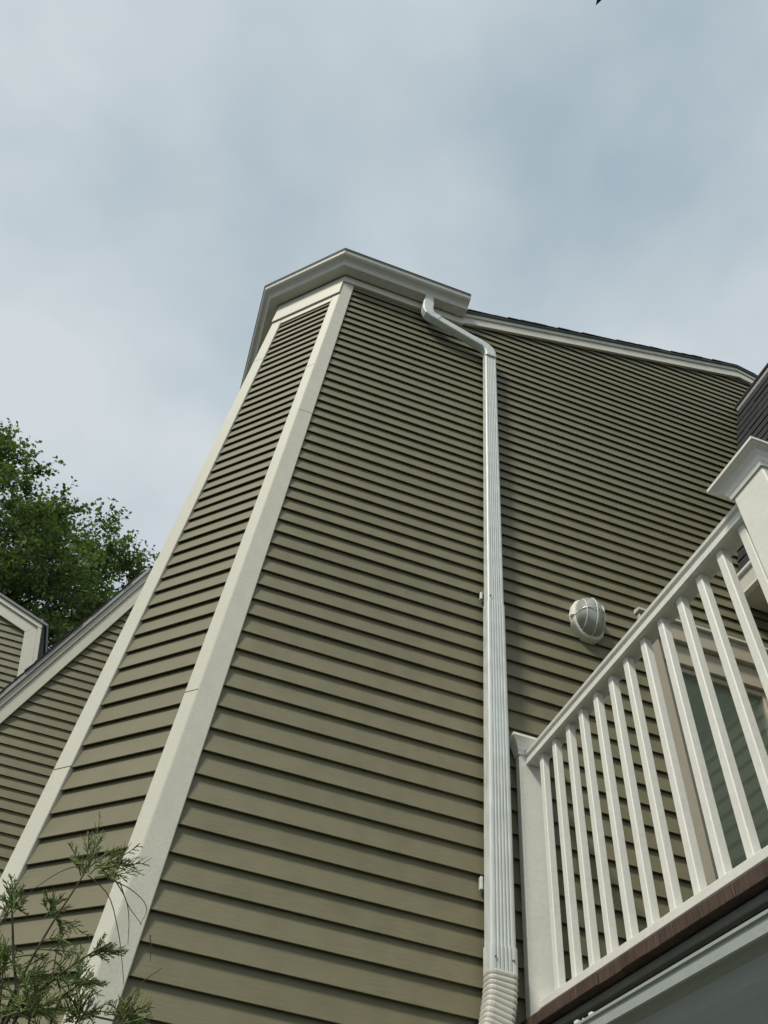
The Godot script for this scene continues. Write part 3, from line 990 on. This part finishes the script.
func wall_lamp() -> void:
	var h := thing("wall_lamp", "oval white bulkhead lamp with ribbed glass and wire guard on the siding", "lamp", Vector3(1.865, 4.563, 0.0))
	var rx := 0.098
	var ry := 0.146
	var b := MB.new()
	loft(b, [oval(rx, ry), oval(rx, ry), oval(rx - 0.004, ry - 0.004), oval(rx - 0.014, ry - 0.014), oval(0.0, 0.0)], [-0.012, 0.030, 0.038, 0.042, 0.042])
	var s := part(b, "base", M.vinyl, h)
	for a in [0, 90, 180]:
		b = MB.new()
		var c := Vector3(cos(deg_to_rad(a)) * (rx + 0.002), sin(deg_to_rad(a)) * (ry + 0.002), 0.03)
		bevel(b, c - Vector3(0.010, 0.010, 0.02), c + Vector3(0.010, 0.010, 0.012), 0.005)
		part(b, "screw_boss", M.vinyl, s)
	var lampm := mat(Color(0.70, 0.70, 0.66), 0.45, [], 1.0)
	# ribbed glass dome
	var gl := MB.new()
	var rings := []
	var zs := []
	for i in 9:
		var t := PI / 2 * i / 8.0
		var k := pow(cos(t), 0.7)
		var ring := PackedVector2Array()
		var base := oval(0.085, 0.132, 72, 2.4)
		for j in base.size():
			ring.append(base[j] * k * (1.0 + (0.022 if j % 2 == 0 else -0.01)))
		rings.append(ring)
		zs.append(0.040 + 0.092 * sin(t))
	loft(gl, rings, zs)
	var gm := mat(Color(0.33, 0.35, 0.32), 0.1)
	gm.metallic_specular = 0.6
	part(gl, "glass_dome", gm, h)
	# wire guard: one bar across, one upright, two leaning arcs
	b = MB.new()
	var arc := func(f: Callable) -> void:
		var pts := PackedVector3Array()
		var rr := PackedFloat32Array()
		for i in 21:
			pts.append(f.call(-1.0 + i / 10.0))
			rr.append(0.0031)
		tube(b, pts, rr, 8)
	var dome := func(x: float, y: float) -> float:
		var q := pow(absf(x) / 0.088, 2.2) + pow(absf(y) / 0.135, 2.2)
		return 0.04 + 0.102 * sqrt(maxf(0.0, 1.0 - q))
	arc.call(func(t: float) -> Vector3: return Vector3(0.0, t * 0.135, dome.call(0.0, t * 0.135)))
	arc.call(func(t: float) -> Vector3: return Vector3(t * 0.088, 0.0, dome.call(t * 0.088, 0.0)))
	for sx in [-1.0, 1.0]:
		arc.call(func(t: float) -> Vector3:
			var x: float = sx * 0.055
			var y := t * 0.111
			return Vector3(x, y, dome.call(x, y)))
	part(b, "guard", lampm, h)

# ------------------------------------------------------------------ tree
func tree() -> void:
	var at := Vector3(-8.9, 0, -13.2)
	var h := thing("broadleaf_tree", "large leafy green broadleaf tree rising behind the steep gable roof", "tree", at)
	var r := RandomNumberGenerator.new()
	r.seed = 4242
	var wood := MB.new()
	var trunk := bez([Vector3(0, -0.1, 0), Vector3(0.15, 4, 0.1), Vector3(-0.1, 8, -0.1), Vector3(0.3, 11, 0.1), Vector3(0.2, 14.5, 0)], 24)
	var tr := PackedFloat32Array()
	for i in trunk.size():
		tr.append(lerpf(0.36, 0.05, pow(float(i) / (trunk.size() - 1), 0.9)) * (1.35 if i == 0 else 1.0))
	tube(wood, trunk, tr, 10)
	part(wood, "trunk", M.bark, h)
	var limbs := MB.new()
	var leaves := MB.new()
	var cen := Vector3(0.3, 11.2, 0)
	var rad := Vector3(7.35, 5.5, 5.8)
	var nclump := 1150
	for i in nclump:
		var d := Vector3(r.randfn(), r.randfn(), r.randfn()).normalized()
		var k := pow(r.randf(), 0.36)
		# lumpy outline
		var lump := 0.96 + 0.035 * sin(d.x * 5.1 + d.y * 3.3) + 0.05 * sin(d.y * 9.0 - d.z * 7.0)
		var p := cen + d * rad * k * lump
		if p.y < 6.8 + r.randf() * 1.5: continue
		# limb from the trunk up to the clump
		var ty := clampf(p.y - 1.2 - (p - Vector3(0.2, p.y, 0)).length() * 0.62, 4.5, 14.0)
		var f := ty / 14.5 * (trunk.size() - 1)
		var root := trunk[int(f)].lerp(trunk[mini(int(f) + 1, trunk.size() - 1)], f - int(f))
		var midp := root.lerp(p, 0.5) + Vector3(r.randf_range(-0.3, 0.3), r.randf_range(-0.1, 0.4), r.randf_range(-0.3, 0.3))
		var cur := bez([root, midp, p], 7)
		var thick := (0.055 if i % 7 == 0 else 0.026)
		var cr := PackedFloat32Array()
		for q in cur.size():
			cr.append(lerpf(thick, 0.006, float(q) / (cur.size() - 1)))
		tube(limbs, cur, cr, 5, false)
		# twigs with leaves
		var low := clampf((p.y - 8.0) / 5.0, 0.30, 1.0)
		var tw := int(9.0 * low) + 3
		for t in tw:
			var td := (Vector3(r.randfn(), r.randfn() * 0.7 + 0.45, r.randfn()).normalized() + d * 0.55).normalized()
			var tl := r.randf_range(0.35, 0.85)
			var e := p + td * tl
			tube(limbs, PackedVector3Array([p, e]), PackedFloat32Array([0.007, 0.003]), 3, false)
			var nl := 18
			var tone := r.randf()
			for q in nl:
				var s := p.lerp(e, 0.25 + 0.8 * (q + r.randf()) / nl)
				s += Vector3(r.randfn(), r.randfn(), r.randfn()) * 0.055
				var ld := (td * 0.6 + Vector3(r.randfn(), r.randfn() - 0.35, r.randfn()) * 0.8).normalized()
				var side := ld.cross(Vector3(r.randfn() * 0.5, 1, r.randfn() * 0.5)).normalized()
				var nn := side.cross(ld).normalized()
				var L := r.randf_range(0.085, 0.135)
				var W := L * 0.36
				var a := s
				var tip := s + ld * L - Vector3(0, L * 0.15, 0)
				var m1 := s + ld * L * 0.45 + side * W + nn * L * 0.08
				var m2 := s + ld * L * 0.45 - side * W + nn * L * 0.08
				leaves.tri(a, m1, tip, (m1 - a).cross(tip - a).normalized())
				leaves.tri(a, tip, m2, (tip - a).cross(m2 - a).normalized())
				var cb := Color(0.088, 0.128, 0.055).lerp(Color(0.155, 0.198, 0.090), clampf(tone * 0.7 + r.randf() * 0.4, 0, 1))
				for z in 6: leaves.c.append(cb)
	part(limbs, "limbs", M.bark, h)
	part(leaves, "crown", M.leaf, h)

# ------------------------------------------------------------------ shrub
func spray(b: MB, tw: MB, r: RandomNumberGenerator, a: Vector3, dir: Vector3, ln: float, flat: Vector3, col: Color) -> void:
	# a flat feathery frond: axis, side shoots, and short scale-clad tips on each
	var side := dir.cross(flat).normalized()
	var bendv := Vector3(r.randf_range(-0.2, 0.2), r.randf_range(-0.35, 0.05), r.randf_range(-0.2, 0.2)) * ln
	var ax := bez([a, a + dir * ln * 0.5 + bendv * 0.2, a + dir * ln + bendv], 9)
	var rr := PackedFloat32Array()
	for i in ax.size(): rr.append(lerpf(0.0017, 0.0009, float(i) / 9.0))
	var n0 := b.v.size()
	tube(b, ax, rr, 4, false)
	for i in range(2, 9):
		for s in [-1.0, 1.0]:
			if r.randf() < 0.3: continue
			var q := ax[i].lerp(ax[i + 1], r.randf() * 0.8)
			var sd: Vector3 = (dir * 0.95 + side * s * r.randf_range(0.45, 0.85) + flat * r.randf_range(-0.4, 0.4)).normalized()
			var sl := minf(ln * r.randf_range(0.22, 0.40) * (1.15 - i / 11.0), 0.032)
			var m := q + sd * sl * 0.5 + dir * sl * 0.06
			var e := q + sd * sl + dir * sl * 0.2
			tube(b, PackedVector3Array([q, m, e]), PackedFloat32Array([0.0012, 0.0011, 0.0006]), 3, false)
			for t in 3:
				if r.randf() < 0.35: continue
				var z := q.lerp(e, 0.25 + 0.25 * t)
				var d2: Vector3 = (sd * 0.9 + sd.cross(flat).normalized() * (1.0 if t % 2 == 0 else -1.0) * 0.5).normalized()
				tube(b, PackedVector3Array([z, z + d2 * sl * r.randf_range(0.2, 0.4)]), PackedFloat32Array([0.0010, 0.0005]), 3, false)
	var cc := col * r.randf_range(0.75, 1.25)
	for i in b.v.size() - n0:
		b.c.append(Color(cc.r, cc.g, cc.b))

func shrub() -> void:
	var h := thing("cypress_shrub", "wispy evergreen shrub with feathery green sprays below the corner board", "shrub", Vector3(-0.25, 0, 0.95))
	var o := Vector3(-0.25, 0, 0.95)
	var r := RandomNumberGenerator.new()
	r.seed = 99
	var b := MB.new()
	var tw := MB.new()
	var green := Color(0.095, 0.155, 0.036)
	var olive := Color(0.150, 0.185, 0.046)
	var V := func(x: float, y: float, z: float) -> Vector3: return Vector3(x, y, z)
	var stems := [
		[V.call(-0.22, 1.946, 0.9), V.call(-0.22, 2.0, 0.9), V.call(-0.205, 2.118, 0.9), V.call(-0.18, 2.245, 0.9), V.call(-0.182, 2.31, 0.9)],
		[V.call(-0.211, 1.956, 0.9), V.call(-0.258, 2.059, 0.9), V.call(-0.298, 2.137, 0.9), V.call(-0.323, 2.181, 0.9)],
		[V.call(-0.196, 1.959, 0.9), V.call(-0.147, 2.034, 0.9), V.call(-0.103, 2.084, 0.9), V.call(-0.066, 2.117, 0.9)],
		[V.call(-0.123, 1.887, 0.9), V.call(-0.128, 1.991, 0.9), V.call(-0.104, 2.023, 0.9), V.call(-0.092, 2.059, 0.9)],
		[V.call(-0.02, 1.88, 0.9), V.call(0.009, 1.976, 0.9), V.call(0.025, 2.024, 0.9)],
		[V.call(-0.159, 1.88, 0.9), V.call(-0.176, 1.959, 0.9), V.call(-0.205, 2.003, 0.9)],
		[V.call(-0.079, 1.878, 0.9), V.call(-0.08, 1.967, 0.9), V.call(-0.072, 2.02, 0.9)],
		[V.call(-0.224, 1.902, 0.9), V.call(-0.25, 1.994, 0.9), V.call(-0.273, 2.046, 0.9)]]
	var root := Vector3(-0.25, 0.0, 0.95)
	for si in stems.size():
		var way: Array = stems[si]
		var first: Vector3 = way[0]
		way.push_front(root.lerp(first, 0.55) + Vector3(r.randf_range(-0.05, 0.05), 0, 0.03))
		way.push_front(root + Vector3(r.randf_range(-0.03, 0.03), 0, r.randf_range(-0.03, 0.03)))
		var pts := bez(way, 40)
		var rr := PackedFloat32Array()
		for i in pts.size():
			pts[i] -= o
			rr.append(lerpf(0.0065, 0.0012, pow(float(i) / 40.0, 0.75)))
		var st := MB.new()
		tube(st, pts, rr, 6)
		part(st, "stem", M.twig, h)
		for i in range(4, 26):
			var d := Vector3(r.randfn(), r.randf_range(0.0, 0.7), r.randfn()).normalized()
			spray(b, tw, r, pts[i], d, r.randf_range(0.06, 0.10), Vector3(r.randfn(), r.randfn(), 1.0).normalized(), green.lerp(olive, r.randf()))
	# fronds: where each leaves its stem and where it ends
	var fronds := [
		[V.call(-0.184, 2.261, 0.859), V.call(-0.192, 2.403, 0.843)],
		[V.call(-0.184, 2.261, 0.859), V.call(-0.203, 2.348, 0.877)],
		[V.call(-0.184, 2.261, 0.859), V.call(-0.23, 2.319, 0.863)],
		[V.call(-0.184, 2.261, 0.859), V.call(-0.148, 2.345, 0.834)],
		[V.call(-0.184, 2.261, 0.859), V.call(-0.225, 2.287, 0.855)],
		[V.call(-0.184, 2.261, 0.859), V.call(-0.179, 2.317, 0.857)],
		[V.call(-0.153, 2.275, 0.866), V.call(-0.059, 2.35, 0.88)],
		[V.call(-0.153, 2.275, 0.866), V.call(-0.031, 2.335, 0.843)],
		[V.call(-0.153, 2.275, 0.866), V.call(-0.053, 2.283, 0.859)],
		[V.call(-0.153, 2.275, 0.866), V.call(-0.117, 2.349, 0.867)],
		[V.call(-0.153, 2.275, 0.866), V.call(-0.088, 2.333, 0.862)],
		[V.call(-0.153, 2.275, 0.866), V.call(-0.099, 2.258, 0.871)],
		[V.call(-0.294, 2.129, 0.924), V.call(-0.329, 2.17, 0.951)],
		[V.call(-0.294, 2.129, 0.924), V.call(-0.326, 2.196, 0.911)],
		[V.call(-0.294, 2.129, 0.924), V.call(-0.295, 2.177, 0.933)],
		[V.call(-0.294, 2.129, 0.924), V.call(-0.271, 2.164, 0.936)],
		[V.call(-0.294, 2.129, 0.924), V.call(-0.354, 2.163, 0.911)],
		[V.call(-0.294, 2.129, 0.924), V.call(-0.336, 2.143, 0.894)],
		[V.call(-0.294, 2.129, 0.924), V.call(-0.266, 2.133, 0.952)],
		[V.call(-0.294, 2.129, 0.924), V.call(-0.306, 2.11, 0.912)],
		[V.call(-0.216, 2.154, 0.881), V.call(-0.251, 2.19, 0.905)],
		[V.call(-0.216, 2.154, 0.881), V.call(-0.216, 2.196, 0.887)],
		[V.call(-0.216, 2.154, 0.881), V.call(-0.178, 2.183, 0.88)],
		[V.call(-0.216, 2.154, 0.881), V.call(-0.25, 2.159, 0.898)],
		[V.call(-0.216, 2.154, 0.881), V.call(-0.16, 2.12, 0.853)],
		[V.call(-0.216, 2.154, 0.881), V.call(-0.127, 2.135, 0.894)],
		[V.call(-0.216, 2.154, 0.881), V.call(-0.185, 2.135, 0.874)],
		[V.call(-0.105, 2.097, 0.859), V.call(-0.088, 2.139, 0.869)],
		[V.call(-0.105, 2.097, 0.859), V.call(-0.056, 2.128, 0.885)],
		[V.call(-0.105, 2.097, 0.859), V.call(-0.036, 2.123, 0.842)],
		[V.call(-0.105, 2.097, 0.859), V.call(-0.061, 2.087, 0.867)],
		[V.call(-0.105, 2.097, 0.859), V.call(-0.03, 2.138, 0.847)],
		[V.call(-0.257, 2.017, 0.924), V.call(-0.302, 2.058, 0.938)],
		[V.call(-0.257, 2.017, 0.924), V.call(-0.292, 2.08, 0.907)],
		[V.call(-0.257, 2.017, 0.924), V.call(-0.262, 2.054, 0.944)],
		[V.call(-0.257, 2.017, 0.924), V.call(-0.245, 2.036, 0.934)],
		[V.call(-0.257, 2.017, 0.924), V.call(-0.293, 2.031, 0.935)],
		[V.call(-0.173, 1.952, 0.932), V.call(-0.213, 2.003, 0.928)],
		[V.call(-0.173, 1.952, 0.932), V.call(-0.164, 1.998, 0.948)],
		[V.call(-0.173, 1.952, 0.932), V.call(-0.13, 1.99, 0.955)],
		[V.call(-0.173, 1.952, 0.932), V.call(-0.234, 1.995, 0.908)],
		[V.call(-0.173, 1.952, 0.932), V.call(-0.115, 1.965, 0.953)],
		[V.call(-0.173, 1.952, 0.932), V.call(-0.238, 1.962, 0.926)],
		[V.call(-0.173, 1.952, 0.932), V.call(-0.164, 1.975, 0.931)],
		[V.call(-0.082, 1.976, 0.865), V.call(-0.121, 2.027, 0.877)],
		[V.call(-0.082, 1.976, 0.865), V.call(-0.088, 2.066, 0.852)],
		[V.call(-0.082, 1.976, 0.865), V.call(-0.057, 2.027, 0.887)],
		[V.call(-0.082, 1.976, 0.865), V.call(-0.094, 2.039, 0.851)],
		[V.call(-0.082, 1.976, 0.865), V.call(-0.026, 2.019, 0.868)],
		[V.call(-0.082, 1.976, 0.865), V.call(-0.131, 2.001, 0.859)],
		[V.call(-0.082, 1.976, 0.865), V.call(-0.046, 1.992, 0.871)],
		[V.call(0.009, 1.984, 0.87), V.call(0.022, 2.063, 0.85)],
		[V.call(0.009, 1.984, 0.87), V.call(0.052, 2.03, 0.884)],
		[V.call(0.009, 1.984, 0.87), V.call(0.019, 2.023, 0.885)],
		[V.call(0.009, 1.984, 0.87), V.call(0.062, 2.004, 0.874)],
		[V.call(0.009, 1.984, 0.87), V.call(-0.024, 2.008, 0.895)],
		[V.call(0.009, 1.984, 0.87), V.call(0.001, 2.044, 0.852)],
		[V.call(-0.114, 2.012, 0.935), V.call(-0.107, 2.071, 0.915)],
		[V.call(-0.114, 2.012, 0.935), V.call(-0.077, 2.035, 0.963)],
		[V.call(-0.114, 2.012, 0.935), V.call(-0.053, 2.027, 0.943)],
		[V.call(-0.114, 2.012, 0.935), V.call(-0.147, 2.031, 0.942)]]
	for f in fronds:
		var a: Vector3 = f[0] - o
		var e: Vector3 = f[1] - o
		for k in (3 if f[0].y < 2.03 else 2):
			var q := a + Vector3(r.randfn(), r.randfn(), r.randfn()) * 0.006
			var d := e - q + Vector3(r.randfn(), r.randfn(), r.randfn()) * (0.004 if k == 0 else 0.016)
			spray(b, tw, r, q, d.normalized(), d.length() * (1.0 if k == 0 else r.randf_range(0.6, 0.95)), Vector3(r.randfn() * 0.6, r.randfn() * 0.6, 1.0).normalized(), green.lerp(olive, r.randf()))
	# bare thread-like shoots that arch over and hang
	var shoots := [
		[V.call(-0.18, 2.245, 0.9), V.call(-0.196, 2.255, 0.9), V.call(-0.233, 2.232, 0.9), V.call(-0.27, 2.187, 0.9), V.call(-0.287, 2.161, 0.9)],
		[V.call(-0.171, 2.24, 0.9), V.call(-0.111, 2.209, 0.9), V.call(-0.063, 2.143, 0.9), V.call(-0.033, 2.087, 0.9), V.call(-0.012, 2.042, 0.9)],
		[V.call(-0.115, 2.242, 0.9), V.call(-0.063, 2.231, 0.9), V.call(-0.017, 2.201, 0.9), V.call(-0.02, 2.163, 0.9)],
		[V.call(-0.108, 2.244, 0.9), V.call(-0.068, 2.207, 0.9), V.call(-0.047, 2.168, 0.9), V.call(-0.031, 2.118, 0.9)],
		[V.call(-0.096, 2.242, 0.9), V.call(-0.06, 2.198, 0.9), V.call(-0.015, 2.164, 0.9)],
		[V.call(0.009, 2.148, 0.9), V.call(0.021, 2.119, 0.9), V.call(0.027, 2.096, 0.9)],
		[V.call(-0.162, 2.031, 0.9), V.call(-0.174, 2.098, 0.9), V.call(-0.162, 2.131, 0.9)],
		[V.call(0.002, 1.994, 0.9), V.call(0.021, 2.049, 0.9), V.call(0.056, 2.089, 0.9)],
		[V.call(-0.159, 2.012, 0.9), V.call(-0.185, 1.979, 0.9), V.call(-0.123, 1.988, 0.9)],
		[V.call(-0.151, 2.043, 0.9), V.call(-0.117, 2.04, 0.9), V.call(-0.084, 2.066, 0.9)]]
	for s in shoots:
		var pts := bez(s, 14)
		var rr := PackedFloat32Array()
		for i in pts.size():
			pts[i] -= o
			rr.append(lerpf(0.0014, 0.0006, i / 14.0))
		var st := MB.new()
		tube(st, pts, rr, 4)
		part(st, "shoot", M.twig, h)
	part(b, "foliage", M.needle, h)

# ------------------------------------------------------------------ bird
func bird() -> void:
	var h := thing("bird", "small dark bird flying high above the eaves", "bird", Vector3(2.29, 16.36, 2.37))
	var m := mat(Color(0.03, 0.03, 0.032), 0.7)
	var b := MB.new()
	var pts := PackedVector3Array([Vector3(-0.11, 0.0, 0), Vector3(-0.085, 0.004, 0), Vector3(-0.05, 0.006, 0), Vector3(0, 0.003, 0), Vector3(0.05, 0.006, 0), Vector3(0.075, 0.014, 0), Vector3(0.095, 0.012, 0), Vector3(0.115, 0.004, 0)])
	tube(b, pts, PackedFloat32Array([0.004, 0.012, 0.024, 0.031, 0.026, 0.019, 0.013, 0.002]), 12)
	part(b, "body", m, h)
	for s in [-1.0, 1.0]:
		b = MB.new()
		var q := [Vector3(0.045, 0.012, s * 0.02), Vector3(0.06, 0.035, s * 0.09), Vector3(0.0, 0.03, s * 0.20), Vector3(-0.02, 0.03, s * 0.12), Vector3(-0.04, 0.012, s * 0.025)]
		for k in [[0, 1, 3], [1, 2, 3], [0, 3, 4]]:
			for dy in [0.003, -0.003]:
				b.tri(q[k[0]] + Vector3(0, dy, 0), q[k[1]] + Vector3(0, dy, 0), q[k[2]] + Vector3(0, dy * 0.3, 0), Vector3(0, signf(dy), 0))
		part(b, "wing", m, h)
	b = MB.new()
	bevel(b, Vector3(-0.17, -0.003, -0.022), Vector3(-0.09, 0.003, 0.022), 0.002)
	part(b, "tail", m, h)
